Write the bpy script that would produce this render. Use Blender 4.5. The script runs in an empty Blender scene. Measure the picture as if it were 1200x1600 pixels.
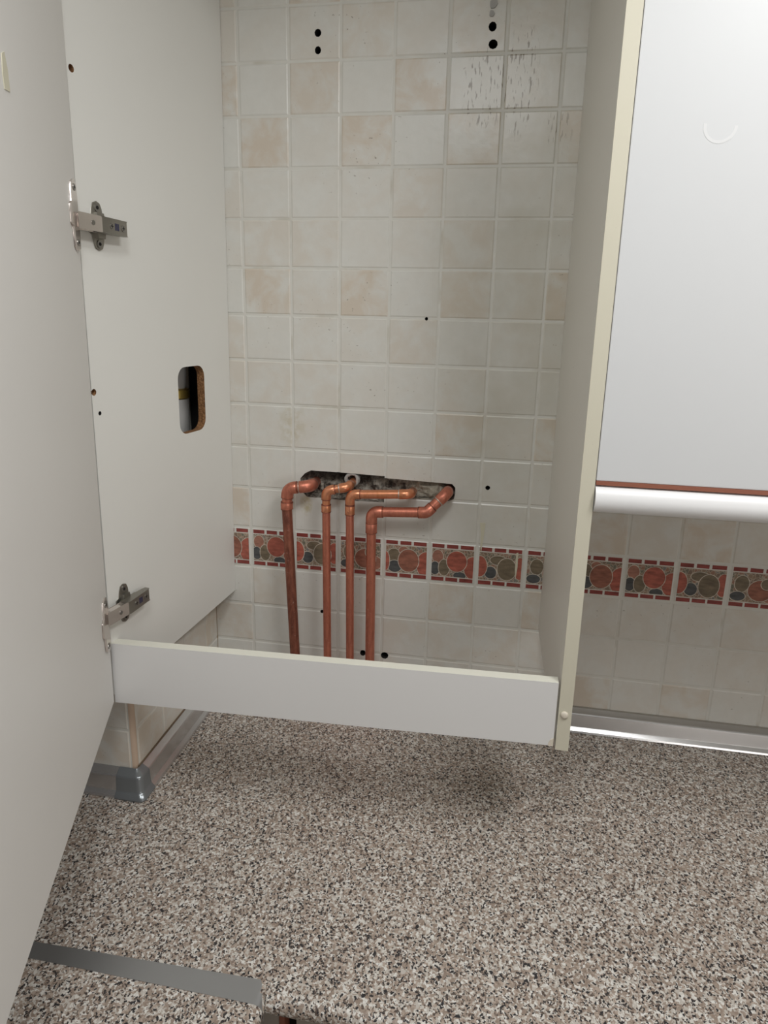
import bpy, bmesh, math, random
from mathutils import Vector, Matrix, noise
random.seed(7)
S = bpy.context.scene
COL = S.collection

# ------------------------------------------------------------------ camera
cam_d = bpy.data.cameras.new('camera')
cam = bpy.data.objects.new('camera', cam_d)
COL.objects.link(cam)
RIGHT = Vector((0.9863104, 0.16330558, 0.02287085))
FORW = Vector((-0.15364113, 0.96045882, -0.2321923))
UP = Vector((-0.05988481, 0.22549978, 0.97240098))
m = Matrix.Identity(4)
for i in range(3):
    m[i][0], m[i][1], m[i][2] = RIGHT[i], UP[i], -FORW[i]
m.translation = Vector((0.51218613, -1.28590191, 1.76568749))
cam.matrix_world = m
cam_d.sensor_fit = 'VERTICAL'
cam_d.sensor_height = 32.0
cam_d.lens = 997.2888 / 1600 * 32.0
cam_d.shift_x = (600 - 606.757) / 1600
cam_d.shift_y = (733.614 - 800) / 1600
cam_d.clip_start = 0.01
S.camera = cam

# ------------------------------------------------------------------ light and exposure
world = bpy.data.worlds.new('room_air')
S.world = world
world.use_nodes = True
bg = world.node_tree.nodes['Background']
bg.inputs[0].default_value = (1.0, 0.93, 0.885, 1)
bg.inputs[1].default_value = 0.08


def area(name, loc, target, sx, sy, power, color):
    d = bpy.data.lights.new(name, 'AREA')
    d.shape = 'RECTANGLE'
    d.size, d.size_y = sx, sy
    d.energy = power
    d.color = color
    o = bpy.data.objects.new(name, d)
    COL.objects.link(o)
    o.location = loc
    o.rotation_euler = (Vector(target) - Vector(loc)).to_track_quat('-Z', 'Y').to_euler()
    return o


area('overhead_light', (1.10, -0.95, 2.56), (1.10, -0.95, 0.0), 0.30, 0.50, 10.8, (1.0, 1.0, 0.995))  # main ceiling lamp
area('overhead_light', (0.45, -1.30, 2.56), (0.45, -1.30, 0.0), 0.30, 0.50, 8.6, (0.985, 1.0, 1.0))  # added overhead fill to brighten the cabinet interior, no real lamp here
area('side_fill_light', (1.90, -2.20, 1.60), (0.60, 0.0, 1.2), 1.0, 1.0, 9.2, (1.0, 0.95, 0.91))  # added fill from the right, not a known window
S.view_settings.view_transform = 'Standard'
S.view_settings.look = 'None'
S.view_settings.gamma = 1.0
S.view_settings.use_curve_mapping = False
S.view_settings.exposure = 0.0

# ------------------------------------------------------------------ materials


def new_mat(name, color=(0.8, 0.8, 0.8), rough=0.5, metal=0.0, spec=0.5):
    mt = bpy.data.materials.new(name)
    mt.use_nodes = True
    b = mt.node_tree.nodes['Principled BSDF']
    b.inputs['Base Color'].default_value = (*color, 1)
    b.inputs['Roughness'].default_value = rough
    b.inputs['Metallic'].default_value = metal
    b.inputs['Specular IOR Level'].default_value = spec
    return mt


class NT:
    def __init__(self, mt):
        self.t = mt.node_tree
        self.b = self.t.nodes['Principled BSDF']
        c = self.t.nodes.new('ShaderNodeTexCoord')
        self.obj = c.outputs['Object']

    def n(self, kind, **kw):
        nd = self.t.nodes.new(kind)
        for k, v in kw.items():
            setattr(nd, k, v)
        return nd

    def link(self, a, b):
        self.t.links.new(a, b)

    def scaled(self, sc, off=(0, 0, 0)):
        mp = self.n('ShaderNodeMapping')
        mp.inputs['Scale'].default_value = sc
        mp.inputs['Location'].default_value = off
        self.link(self.obj, mp.inputs['Vector'])
        return mp.outputs[0]

    def noise(self, scale, detail=4, rough=0.55, vec=None, dist=0.0):
        nd = self.n('ShaderNodeTexNoise')
        nd.inputs['Scale'].default_value = scale
        nd.inputs['Detail'].default_value = detail
        nd.inputs['Roughness'].default_value = rough
        nd.inputs['Distortion'].default_value = dist
        self.link(vec if vec is not None else self.obj, nd.inputs['Vector'])
        return nd.outputs['Fac']

    def ramp(self, fac, stops, interp='LINEAR'):
        nd = self.n('ShaderNodeValToRGB')
        cr = nd.color_ramp
        cr.interpolation = interp
        while len(cr.elements) > 1:
            cr.elements.remove(cr.elements[-1])
        for i, (p, c) in enumerate(stops):
            e = cr.elements[0] if i == 0 else cr.elements.new(p)
            e.position = p
            if not isinstance(c, tuple):
                c = (c, c, c)
            e.color = (*c, 1)
        self.link(fac, nd.inputs[0])
        return nd.outputs['Color']

    def mix(self, fac, a, b, mode='MIX'):
        nd = self.n('ShaderNodeMix', data_type='RGBA', blend_type=mode)
        for sock, v in ((nd.inputs[0], fac), (nd.inputs[6], a), (nd.inputs[7], b)):
            if isinstance(v, (int, float)):
                sock.default_value = v
            elif isinstance(v, tuple):
                sock.default_value = (*v, 1)
            else:
                self.link(v, sock)
        return nd.outputs[2]

    def math(self, op, a, b=None, c=None, clamp=False):
        nd = self.n('ShaderNodeMath', operation=op)
        nd.use_clamp = clamp
        for i, v in enumerate((a, b, c)):
            if v is None:
                continue
            if isinstance(v, (int, float)):
                nd.inputs[i].default_value = v
            else:
                self.link(v, nd.inputs[i])
        return nd.outputs[0]

    def blob(self, cx, cz, rx, rz):
        """soft elliptic region (1 in its middle) in the x,z plane of the wall"""
        sp = self.n('ShaderNodeSeparateXYZ')
        self.link(self.obj, sp.inputs[0])
        a = self.math('POWER', self.math('DIVIDE', self.math('SUBTRACT', sp.outputs[0], cx), rx), 2.0)
        b = self.math('POWER', self.math('DIVIDE', self.math('SUBTRACT', sp.outputs[2], cz), rz), 2.0)
        return self.math('SUBTRACT', 1.0, self.math('ADD', a, b), clamp=True)

    def bump(self, h, strength=0.3, dist=0.001):
        nd = self.n('ShaderNodeBump')
        nd.inputs['Strength'].default_value = strength
        nd.inputs['Distance'].default_value = dist
        self.link(h, nd.inputs['Height'])
        self.link(nd.outputs[0], self.b.inputs['Normal'])

    def base(self, c):
        self.link(c, self.b.inputs['Base Color'])

    def rough(self, r):
        self.link(r, self.b.inputs['Roughness'])

    def attr(self, name):
        nd = self.n('ShaderNodeAttribute', attribute_name=name)
        return nd.outputs['Color']


def mat_tile():
    mt = new_mat('glazed_tile', rough=0.3)
    t = NT(mt)
    tint = t.attr('tint')
    blotch = t.ramp(t.noise(16, 5, 0.6, dist=0.4), [(0.38, 0.15), (0.58, 1.0)])
    white = t.mix(t.noise(60, 4), (0.64, 0.64, 0.60), (0.71, 0.705, 0.665))
    beige = t.mix(t.noise(24, 4), (0.585, 0.515, 0.425), (0.64, 0.57, 0.485))
    fac = t.math('MULTIPLY', t.math('ADD', tint, 0.12), blotch, clamp=True)
    c = t.mix(fac, white, beige)
    # fine dirt specks over the whole wall
    sp = t.ramp(t.noise(170, 2, 0.5), [(0.70, 0.0), (0.74, 1.0)])
    reg = t.ramp(t.noise(7, 2, 0.5), [(0.50, 0.0), (0.62, 1.0)])
    c = t.mix(t.math('MULTIPLY', t.math('MULTIPLY', sp, reg), 0.6), c, (0.16, 0.12, 0.08))
    # brown runs below the top right drill holes
    st = t.noise(1.0, 2, 0.5, vec=t.scaled((230, 1, 48)))
    st = t.ramp(st, [(0.57, 0.0), (0.63, 1.0)])
    m1 = t.blob(0.465, 2.165, 0.045, 0.075)
    m2 = t.blob(0.530, 2.180, 0.035, 0.105)
    m3 = t.blob(0.60, 2.10, 0.03, 0.05)
    mm = t.math('ADD', t.math('ADD', m1, m2), t.math('MULTIPLY', m3, 0.5), clamp=True)
    mm = t.ramp(mm, [(0.05, 0.0), (0.5, 1.0)])
    c = t.mix(t.math('MULTIPLY', t.math('MULTIPLY', st, mm), 0.85), c, (0.12, 0.075, 0.045))
    # yellowish soot film on the right side and yellow run below the left elbow
    film = t.math('MULTIPLY', t.blob(0.56, 1.85, 0.20, 0.75), t.ramp(t.noise(9, 3), [(0.3, 0.2), (0.7, 1.0)]))
    c = t.mix(t.math('MULTIPLY', film, 0.55), c, (0.46, 0.43, 0.34))
    run = t.math('MULTIPLY', t.blob(0.128, 1.368, 0.016, 0.030), t.ramp(t.noise(60, 3), [(0.35, 0.0), (0.6, 1.0)]))
    c = t.mix(t.math('MULTIPLY', run, 0.8), c, (0.42, 0.35, 0.16))
    run2 = t.math('MULTIPLY', t.blob(0.098, 1.54, 0.035, 0.06), t.ramp(t.noise(70, 3), [(0.4, 0.0), (0.6, 1.0)]))
    c = t.mix(t.math('MULTIPLY', run2, 0.4), c, (0.45, 0.38, 0.22))
    t.base(c)
    t.bump(t.noise(55, 3), 0.25, 0.0012)
    return mt


def mat_grout():
    mt = new_mat('tile_grout', rough=0.6)
    t = NT(mt)
    c = t.mix(t.noise(30, 4), (0.60, 0.59, 0.54), (0.71, 0.70, 0.65))
    y = t.ramp(t.noise(9, 3), [(0.55, 0.0), (0.7, 1.0)])
    c = t.mix(t.math('MULTIPLY', y, 0.5), c, (0.42, 0.37, 0.27))
    t.base(c)
    return mt


def mat_stone():
    """small pebble mosaic printed on the border tiles"""
    mt = new_mat('border_pebbles', rough=0.3)
    t = NT(mt)
    vec = t.scaled((150, 150, 125))
    dn = t.n('ShaderNodeTexNoise')
    dn.inputs['Scale'].default_value = 1.2
    t.link(vec, dn.inputs['Vector'])
    vm = t.n('ShaderNodeVectorMath', operation='ADD')
    t.link(vec, vm.inputs[0])
    t.link(dn.outputs['Color'], vm.inputs[1])
    v1 = t.n('ShaderNodeTexVoronoi', feature='F1')
    v2 = t.n('ShaderNodeTexVoronoi', feature='DISTANCE_TO_EDGE')
    for v in (v1, v2):
        v.inputs['Scale'].default_value = 1.0
        t.link(vm.outputs[0], v.inputs['Vector'])
    sep = t.n('ShaderNodeSeparateColor')
    t.link(v1.outputs['Color'], sep.inputs[0])
    c = t.ramp(sep.outputs[0], [(0.0, (0.21, 0.15, 0.11)), (0.3, (0.28, 0.20, 0.14)), (0.55, (0.17, 0.16, 0.12)),
                                (0.75, (0.30, 0.17, 0.12)), (0.9, (0.20, 0.19, 0.18))], 'CONSTANT')
    edge = t.ramp(v2.outputs['Distance'], [(0.03, 1.0), (0.10, 0.0)])
    c = t.mix(t.math('MULTIPLY', edge, 0.75), c, (0.52, 0.44, 0.35))
    t.base(c)
    return mt


def mat_paint():
    mt = new_mat('border_print', rough=0.3)
    t = NT(mt)
    n1 = t.ramp(t.noise(90, 4, 0.6, vec=t.scaled((0.5, 1, 1.5))), [(0.3, 0.62), (0.7, 1.25)])
    t.base(t.mix(1.0, t.attr('paint'), n1, 'MULTIPLY'))
    return mt


def mat_granite():
    mt = new_mat('speckled_laminate', rough=0.42, spec=0.4)
    t = NT(mt)
    dn = t.n('ShaderNodeTexNoise')
    dn.inputs['Scale'].default_value = 230
    dn.inputs['Detail'].default_value = 2
    t.link(t.obj, dn.inputs['Vector'])
    vs = t.n('ShaderNodeVectorMath', operation='SCALE')
    t.link(dn.outputs['Color'], vs.inputs[0])
    vs.inputs['Scale'].default_value = 0.007
    va = t.n('ShaderNodeVectorMath', operation='ADD')
    t.link(t.obj, va.inputs[0])
    t.link(vs.outputs[0], va.inputs[1])

    def vor(scale):
        v = t.n('ShaderNodeTexVoronoi', feature='F1')
        v.inputs['Scale'].default_value = scale
        t.link(va.outputs[0], v.inputs['Vector'])
        s = t.n('ShaderNodeSeparateColor')
        t.link(v.outputs['Color'], s.inputs[0])
        return s.outputs
    a = vor(310)
    b = vor(410)
    c = t.ramp(a[0], [(0.0, (0.34, 0.275, 0.225)), (0.22, (0.52, 0.48, 0.43)), (0.42, (0.29, 0.225, 0.18)),
                      (0.60, (0.64, 0.61, 0.56)), (0.76, (0.43, 0.35, 0.29)), (0.90, (0.72, 0.70, 0.66))], 'CONSTANT')
    dark = t.ramp(b[1], [(0.0, (0.028, 0.026, 0.028)), (0.16, (0.11, 0.08, 0.065)), (0.22, (1, 1, 1))], 'CONSTANT')
    isd = t.ramp(b[1], [(0.0, 1.0), (0.22, 0.0)], 'CONSTANT')
    c = t.mix(isd, c, dark)
    t.base(c)
    return mt


def mat_melamine(name, color, rough, dirt=0.0):
    mt = new_mat(name, color, rough)
    t = NT(mt)
    c = t.mix(t.noise(4, 3), color, tuple(v * 0.955 for v in color))
    if dirt:
        d = t.ramp(t.noise(120, 3), [(0.70, 0.0), (0.78, 1.0)])
        c = t.mix(t.math('MULTIPLY', d, dirt), c, (0.25, 0.22, 0.16))
    t.base(c)
    return mt


def mat_chip():
    mt = new_mat('chipboard', rough=0.9)
    t = NT(mt)
    c = t.ramp(t.noise(260, 4, 0.6), [(0.3, (0.10, 0.045, 0.018)), (0.5, (0.24, 0.115, 0.045)), (0.7, (0.40, 0.22, 0.10))])
    t.base(c)
    t.bump(t.noise(300, 3), 0.6, 0.002)
    return mt


def mat_copper(name, a, b, rough=0.42):
    mt = new_mat(name, a, rough, metal=0.82)
    t = NT(mt)
    n1 = t.noise(1.0, 5, 0.65, vec=t.scaled((90, 90, 26)), dist=0.6)
    c = t.mix(t.ramp(n1, [(0.35, 0.0), (0.68, 1.0)]), a, b)
    g = t.ramp(t.noise(150, 3, 0.6), [(0.66, 0.0), (0.74, 1.0)])
    c = t.mix(t.math('MULTIPLY', g, 0.5), c, (0.72, 0.50, 0.40))
    t.base(c)
    t.rough(t.ramp(n1, [(0.3, rough - 0.08), (0.7, rough + 0.14)]))
    return mt


def mat_mortar():
    mt = new_mat('broken_mortar', rough=0.95)
    t = NT(mt)
    n1 = t.noise(60, 6, 0.7, dist=0.5)
    c = t.ramp(n1, [(0.30, (0.03, 0.026, 0.022)), (0.42, (0.12, 0.10, 0.085)), (0.52, (0.36, 0.33, 0.28)), (0.72, (0.58, 0.55, 0.48))])
    # near black along the top of the left half, pale mortar in the right middle
    c = t.mix(t.math('MULTIPLY', t.blob(0.20, 1.437, 0.12, 0.022), 0.95), c, (0.02, 0.018, 0.017))
    c = t.mix(t.math('MULTIPLY', t.blob(0.395, 1.415, 0.05, 0.03), 0.9), c,
              t.mix(t.noise(200, 4), (0.36, 0.33, 0.26), (0.60, 0.56, 0.46)))
    t.base(c)
    t.bump(t.noise(220, 5, 0.7), 0.9, 0.004)
    return mt


M_tile, M_grout, M_stone, M_paint = mat_tile(), mat_grout(), mat_stone(), mat_paint()
M_granite = mat_granite()
M_white = mat_melamine('white_melamine', (0.78, 0.775, 0.735), 0.42, 0.0)
M_white_dirty = mat_melamine('greasy_melamine', (0.76, 0.74, 0.68), 0.45, 0.35)
M_door = mat_melamine('white_door_skin', (0.74, 0.725, 0.695), 0.45)
M_rail = mat_melamine('white_rail_skin', (0.74, 0.735, 0.725), 0.4)
M_edge = mat_melamine('cream_edge_band', (0.62, 0.59, 0.475), 0.45, 0.15)
M_railtop = mat_melamine('pale_raw_edge', (0.76, 0.75, 0.66), 0.5, 0.2)
M_gloss = mat_melamine('glossy_white_door', (0.65, 0.66, 0.665), 0.42)
M_cap = new_mat('ivory_plastic', (0.68, 0.62, 0.52), 0.35)
M_redwood = new_mat('reddish_brown_edge', (0.28, 0.10, 0.06), 0.5)
M_chip = mat_chip()
M_mortar = mat_mortar()
M_cu_dull = mat_copper('dull_copper', (0.42, 0.16, 0.105), (0.20, 0.075, 0.055), 0.45)
M_cu = mat_copper('copper', (0.68, 0.25, 0.165), (0.46, 0.16, 0.11), 0.40)
M_cu_bright = mat_copper('orange_copper', (0.78, 0.33, 0.19), (0.60, 0.24, 0.11), 0.33)
M_solder = new_mat('solder', (0.55, 0.48, 0.42), 0.4, metal=0.9)
M_plaster = new_mat('white_plaster', (0.42, 0.41, 0.39), 0.9)


def mat_alu(name, col, rough):
    mt = new_mat(name, col, rough, metal=0.9)
    t = NT(mt)
    t.base(t.mix(t.noise(1.0, 3, vec=t.scaled((3, 3, 40))), col, tuple(v * 0.85 for v in col)))
    return mt


M_alu = mat_alu('brushed_aluminium', (0.74, 0.74, 0.74), 0.24)
M_alu_dark = mat_alu('joint_strip_aluminium', (0.50, 0.51, 0.52), 0.38)
M_capgrey = new_mat('grey_plastic', (0.22, 0.235, 0.245), 0.25, metal=0.5)
M_nickel = mat_alu('nickel_plate', (0.78, 0.72, 0.68), 0.22)
M_nickel_dark = mat_alu('aged_nickel', (0.34, 0.325, 0.29), 0.36)
M_screw = new_mat('screw_steel', (0.30, 0.29, 0.27), 0.4, metal=0.9)
M_black = new_mat('dark_hole', (0.012, 0.010, 0.009), 0.95)
M_blue = new_mat('dark_blue_mark', (0.02, 0.02, 0.07), 0.5)
M_wall = new_mat('plain_plaster', (0.52, 0.50, 0.46), 0.85)
M_floor = new_mat('floor_stoneware', (0.38, 0.33, 0.28), 0.5)
M_peach = new_mat('peach_tile_trim', (0.55, 0.42, 0.32), 0.4)
M_brass = new_mat('yellow_brass', (0.62, 0.45, 0.12), 0.35, metal=0.8)
M_pvc = new_mat('white_pipe_plastic', (0.72, 0.72, 0.70), 0.4)
M_silicone = new_mat('brown_sealant', (0.16, 0.11, 0.07), 0.6)
M_tape = new_mat('yellowed_tape', (0.62, 0.59, 0.46), 0.6)

# ------------------------------------------------------------------ mesh helpers


def mk(name, bm, mats, parent=None, loc=None, smooth=False):
    me = bpy.data.meshes.new(name)
    bmesh.ops.recalc_face_normals(bm, faces=bm.faces)
    bm.to_mesh(me)
    bm.free()
    if not isinstance(mats, (list, tuple)):
        mats = [mats]
    for x in mats:
        me.materials.append(x)
    if smooth:
        for p in me.polygons:
            p.use_smooth = True
    o = bpy.data.objects.new(name, me)
    COL.objects.link(o)
    if parent is not None:
        o.parent = parent
    if loc is not None:
        o.location = loc
    return o


def autosmooth(o, deg=35):
    for p in o.data.polygons:
        p.use_smooth = True
    bm = bmesh.new()
    bm.from_mesh(o.data)
    for e in bm.edges:
        if len(e.link_faces) != 2 or e.calc_face_angle(3.0) > math.radians(deg):
            e.smooth = False
    bm.to_mesh(o.data)
    bm.free()
    return o


def bevel(bm, w, seg=2):
    bmesh.ops.remove_doubles(bm, verts=bm.verts, dist=1e-6)
    es = [e for e in bm.edges if len(e.link_faces) == 2 and e.calc_face_angle(0) > 0.5]
    bmesh.ops.bevel(bm, geom=es, offset=w, segments=seg, affect='EDGES', profile=0.6, clamp_overlap=True)


def box(bm, x0, x1, y0, y1, z0, z1, mi=0):
    vs = [bm.verts.new(p) for p in ((x0, y0, z0), (x1, y0, z0), (x1, y1, z0), (x0, y1, z0),
                                    (x0, y0, z1), (x1, y0, z1), (x1, y1, z1), (x0, y1, z1))]
    for f in ((0, 3, 2, 1), (4, 5, 6, 7), (0, 1, 5, 4), (1, 2, 6, 5), (2, 3, 7, 6), (3, 0, 4, 7)):
        bm.faces.new([vs[i] for i in f]).material_index = mi


def prism(bm, poly, fn, h0, h1, mi=0):
    """poly: 2D outline; fn(u, v, h) -> point"""
    a = [bm.verts.new(fn(u, v, h0)) for u, v in poly]
    b = [bm.verts.new(fn(u, v, h1)) for u, v in poly]
    n = len(poly)
    bm.faces.new(a).material_index = mi
    bm.faces.new(b[::-1]).material_index = mi
    for i in range(n):
        bm.faces.new((a[i], a[(i + 1) % n], b[(i + 1) % n], b[i])).material_index = mi


def empty(name, loc=(0, 0, 0), rz=0.0, label=None, cat=None, group=None):
    o = bpy.data.objects.new(name, None)
    COL.objects.link(o)
    o.empty_display_size = 0.05
    o.location = loc
    o.rotation_euler = (0, 0, rz)
    return tag(o, label, cat, group)


def tag(o, label=None, cat=None, group=None, kind=None):
    if label:
        o['label'] = label
    if cat:
        o['category'] = cat
    if group:
        o['group'] = group
    if kind:
        o['kind'] = kind
    return o


def circ(cx, cy, r, n=14, ry=None, a0=0.0):
    ry = r if ry is None else ry
    return [(cx + r * math.cos(a0 + 2 * math.pi * i / n), cy + ry * math.sin(a0 + 2 * math.pi * i / n)) for i in range(n)]


def rrect(x0, x1, y0, y1, r, n=5):
    out = []
    for cx, cy, a in ((x1 - r, y1 - r, 0), (x0 + r, y1 - r, 90), (x0 + r, y0 + r, 180), (x1 - r, y0 + r, 270)):
        for i in range(n + 1):
            t = math.radians(a + 90 * i / n)
            out.append((cx + r * math.cos(t), cy + r * math.sin(t)))
    return out

# --- convex clipping in the plane: polygons are lists of (u, v, h)


def area2(p):
    return sum(p[i][0] * p[(i + 1) % len(p)][1] - p[(i + 1) % len(p)][0] * p[i][1] for i in range(len(p)))


def half(poly, a, b, keep):
    def side(p):
        return ((b[0] - a[0]) * (p[1] - a[1]) - (b[1] - a[1]) * (p[0] - a[0])) * keep
    out = []
    n = len(poly)
    for i in range(n):
        p, q = poly[i], poly[(i + 1) % n]
        sp, sq = side(p), side(q)
        if sp >= 0:
            out.append(p)
        if (sp > 0 and sq < 0) or (sp < 0 and sq > 0):
            t = sp / (sp - sq)
            out.append(tuple(p[k] + t * (q[k] - p[k]) for k in range(len(p))))
    return out


def minus(poly, hole):
    """pieces of a convex polygon outside a convex counter-clockwise hole"""
    if area2(hole) < 0:
        hole = hole[::-1]
    hb = (min(p[0] for p in hole), max(p[0] for p in hole), min(p[1] for p in hole), max(p[1] for p in hole))
    if max(p[0] for p in poly) < hb[0] or min(p[0] for p in poly) > hb[1] or \
            max(p[1] for p in poly) < hb[2] or min(p[1] for p in poly) > hb[3]:
        return [poly]
    pieces, rest = [], poly
    for i in range(len(hole)):
        a, b = hole[i], hole[(i + 1) % len(hole)]
        o = half(rest, a, b, -1)
        if len(o) >= 3 and abs(area2(o)) > 1e-10:
            pieces.append(o)
        rest = half(rest, a, b, 1)
        if len(rest) < 3 or abs(area2(rest)) < 1e-10:
            return pieces
    return pieces


def cut(poly, holes):
    ps = [poly]
    for h in holes:
        ps = [r for p in ps for r in minus(p, h)]
    return ps


def clip_to(poly, clip):
    if area2(clip) < 0:
        clip = clip[::-1]
    for i in range(len(clip)):
        poly = half(poly, clip[i], clip[(i + 1) % len(clip)], 1)
        if len(poly) < 3:
            return []
    return poly

# ------------------------------------------------------------------ tiled walls
PIT = 0.1
RH = 0.0920721
ZR = 2.316934
WT = 0.9                                        # worktop height


def zr(k):
    return ZR - RH * k


TINT = {  # row: tint of cells -1 .. 6
    0: [.35, .1, .35, .5, .25, .6, .4, .3], 1: [1.0, 0, .7, 0, 1.0, .15, .5, .05],
    2: [0, 1.0, .15, .95, 0, .85, .25, .9], 3: [.35, .15, .15, .2, .5, .1, .2, .15],
    4: [.2, .45, .4, .1, .2, .6, .15, .3], 5: [0, .95, .35, .95, .05, .75, .35, 1.0],
    6: [.5, .1, .3, .25, .55, 0, .2, .2], 7: [.5, .4, .35, .15, .15, .35, .1, .1],
    8: [.35, .2, .3, .1, .0, .8, .3, 1.0], 9: [.1, .15, 0, .4, .35, .05, .2, .2],
    10: [.9, .1, 0, .1, .1, .1, .2, .2], 12: [0, .5, 0, .2, 0, .8, .1, .9],
    13: [.7, .05, .1, .2, .45, .4, .5, .4], 14: [.1, .1, .2, .4, .3, .6, .2, .3]}
TINT_R = {10: [.9, .4, 1.0, .4, .7], 12: [.3, .3, .35, .45, .3], 13: [.2, .15, .2, .3, .5], 14: [.9, .25, .8, .1, .5]}

DK_BRICK = (0.26, 0.055, 0.045)
FRAME = (0.58, 0.52, 0.44)
RED, OLIVE, BLUE, BROWN, RUST = (0.40, 0.115, 0.080), (0.19, 0.15, 0.10), (0.085, 0.088, 0.090), (0.30, 0.12, 0.08), (0.36, 0.17, 0.12)
DESIGN = {
    3: [(.20, .62, .16, .26, OLIVE), (.22, .22, .17, .22, BLUE), (0, .4, .09, .36, RED), (.44, .84, .12, .14, RUST),
        (1.0, .36, .24, .48, RED), (.56, .47, .25, .42, BROWN)],
    0: [(.14, .72, .13, .24, RUST), (.08, .28, .12, .24, BLUE), (.30, .32, .13, .30, OLIVE), (.68, .06, .15, .14, BLUE),
        (1.0, .38, .22, .42, RED), (.60, .58, .24, .38, RED)],
    1: [(.46, .74, .20, .16, OLIVE), (.28, .28, .14, .22, BLUE), (.02, .48, .17, .38, RED), (.96, .5, .14, .40, RED),
        (.66, .44, .22, .40, OLIVE)],
    2: [(.22, .62, .15, .28, OLIVE), (.16, .18, .16, .16, BLUE), (.84, .28, .20, .26, RUST), (.62, .42, .26, .36, BROWN),
        (.74, .66, .12, .18, OLIVE)],
}


class Wall:
    def __init__(self, O, U, N, holes=()):
        self.O, self.U, self.N, self.holes = Vector(O), Vector(U), Vector(N), holes
        self.bm = bmesh.new()
        self.tint = self.bm.loops.layers.float_color.new('tint')
        self.paint = self.bm.loops.layers.float_color.new('paint')

    def P(self, u, v, h):
        return self.O + self.U * u + Vector((0, 0, v)) + self.N * h

    def face(self, poly, mi, tint=(0, 0, 0), paint=(0, 0, 0)):
        for pc in cut(poly, self.holes):
            try:
                f = self.bm.faces.new([self.bm.verts.new(self.P(*p)) for p in pc])
            except ValueError:
                continue
            f.material_index = mi
            for l in f.loops:
                l[self.tint] = (*tint, 1)
                l[self.paint] = (*paint, 1)

    def rect(self, u0, u1, v0, v1, h, mi, **k):
        self.face([(u0, v0, h), (u1, v0, h), (u1, v1, h), (u0, v1, h)], mi, **k)

    def tile(self, u0, u1, v0, v1, tint, j=0.0022, bv=0.0022, H=0.0012, mi=1):
        if u1 - u0 < 0.009 or v1 - v0 < 0.009:
            return
        a = (u0 + j, u1 - j, v0 + j, v1 - j)
        b = (a[0] + bv, a[1] - bv, a[2] + bv, a[3] - bv)
        oo = [(a[0], a[2], 0), (a[1], a[2], 0), (a[1], a[3], 0), (a[0], a[3], 0)]
        ii = [(b[0], b[2], H), (b[1], b[2], H), (b[1], b[3], H), (b[0], b[3], H)]
        tt = (tint, tint, tint)
        self.face(ii, mi, tint=tt)
        for k in range(4):
            self.face([oo[k], oo[(k + 1) % 4], ii[(k + 1) % 4], ii[k]], mi, tint=tt)

    def border(self, u0, u1, v0, v1, cell, c0, c1):
        """decorated tile between u0 and u1; c0, c1 = its uncut extent"""
        w = c1 - c0
        g = 0.0058
        a0, a1 = max(u0, c0 + g) if u0 > c0 else c0 + g, min(u1, c1 - g) if u1 < c1 else c1 - g
        if a1 - a0 < 0.004:
            return
        b0, b1 = v0 + 0.0035, v1 - 0.0035
        self.tile(u0, u1, v0, v1, 0.05)
        H = 0.0013
        lim = [(a0, b0), (a1, b0), (a1, b1), (a0, b1)]
        bh = 0.0085

        def put(poly, h, col, mi=3):
            q = clip_to([(p[0], p[1], h) for p in poly], lim)
            if len(q) >= 3:
                self.face(q, mi, paint=col)
        L = (w - 2 * g)
        for row, (z0, z1) in enumerate(((b0 + .001, b0 + .001 + bh), (b1 - .001 - bh, b1 - .001))):
            x = c0 + g
            cells = [(0, .30), (.345, .635), (.68, 1.0)] if row == 0 else [(0, .29), (.35, .62), (.68, .99)]
            for s, e in cells:
                put([(x + s * L, z0), (x + e * L, z0), (x + e * L, z1), (x + s * L, z1)], H, DK_BRICK)
        m0, m1 = b0 + bh + .0035, b1 - bh - .0035
        put([(c0 + g, m0 - .0012), (c1 - g, m0 - .0012), (c1 - g, m1 + .0012), (c0 + g, m1 + .0012)], H, FRAME)
        q = clip_to([(c0 + g, m0, H + .0001), (c1 - g, m0, H + .0001), (c1 - g, m1, H + .0001), (c0 + g, m1, H + .0001)], lim)
        if len(q) >= 3:
            self.face(q, 2)
        lim2 = [(max(a0, c0 + g), m0), (a1, m0), (a1, m1), (max(a0, c0 + g), m1)]
        for k, (cx, cy, rx, ry, col) in enumerate(DESIGN[cell % 4]):
            for sc, cc, dh in ((1.0, FRAME, 0), (0.0, col, .00006)):
                px = c0 + g + cx * L
                pz = m0 + cy * (m1 - m0)
                e = circ(px, pz, rx * L + sc * .0014, 26, ry=ry * (m1 - m0) + sc * .0014)
                q = clip_to([(p[0], p[1], H + .0002 + .00014 * k + dh) for p in e], lim2)
                if len(q) >= 3:
                    self.face(q, 3, paint=cc)

    def fill(self, u0, u1, v0, v1, uo, tintfn):
        """grout sheet plus the grid of tiles between the limits; uo = u of joint 0"""
        self.rect(u0, u1, v0, v1, 0, 0)
        c = math.floor((u0 - uo) / PIT)
        while uo + c * PIT < u1 - 1e-6:
            a, b = max(u0, uo + c * PIT), min(u1, uo + (c + 1) * PIT)
            for k in range(-4, 17):
                t, s = min(v1, zr(k)), max(v0, zr(k + 1))
                if t - s < 0.009:
                    continue
                if k == 11:
                    self.border(a, b, s, t, c, uo + c * PIT, uo + (c + 1) * PIT)
                else:
                    self.tile(a, b, s, t, tintfn(c, k))
            c += 1

    def quad(self, pts, mi=0):
        f = self.bm.faces.new([self.bm.verts.new(p) for p in pts])
        f.material_index = mi


rnd = random.Random(3)
_cache = {}


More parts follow.
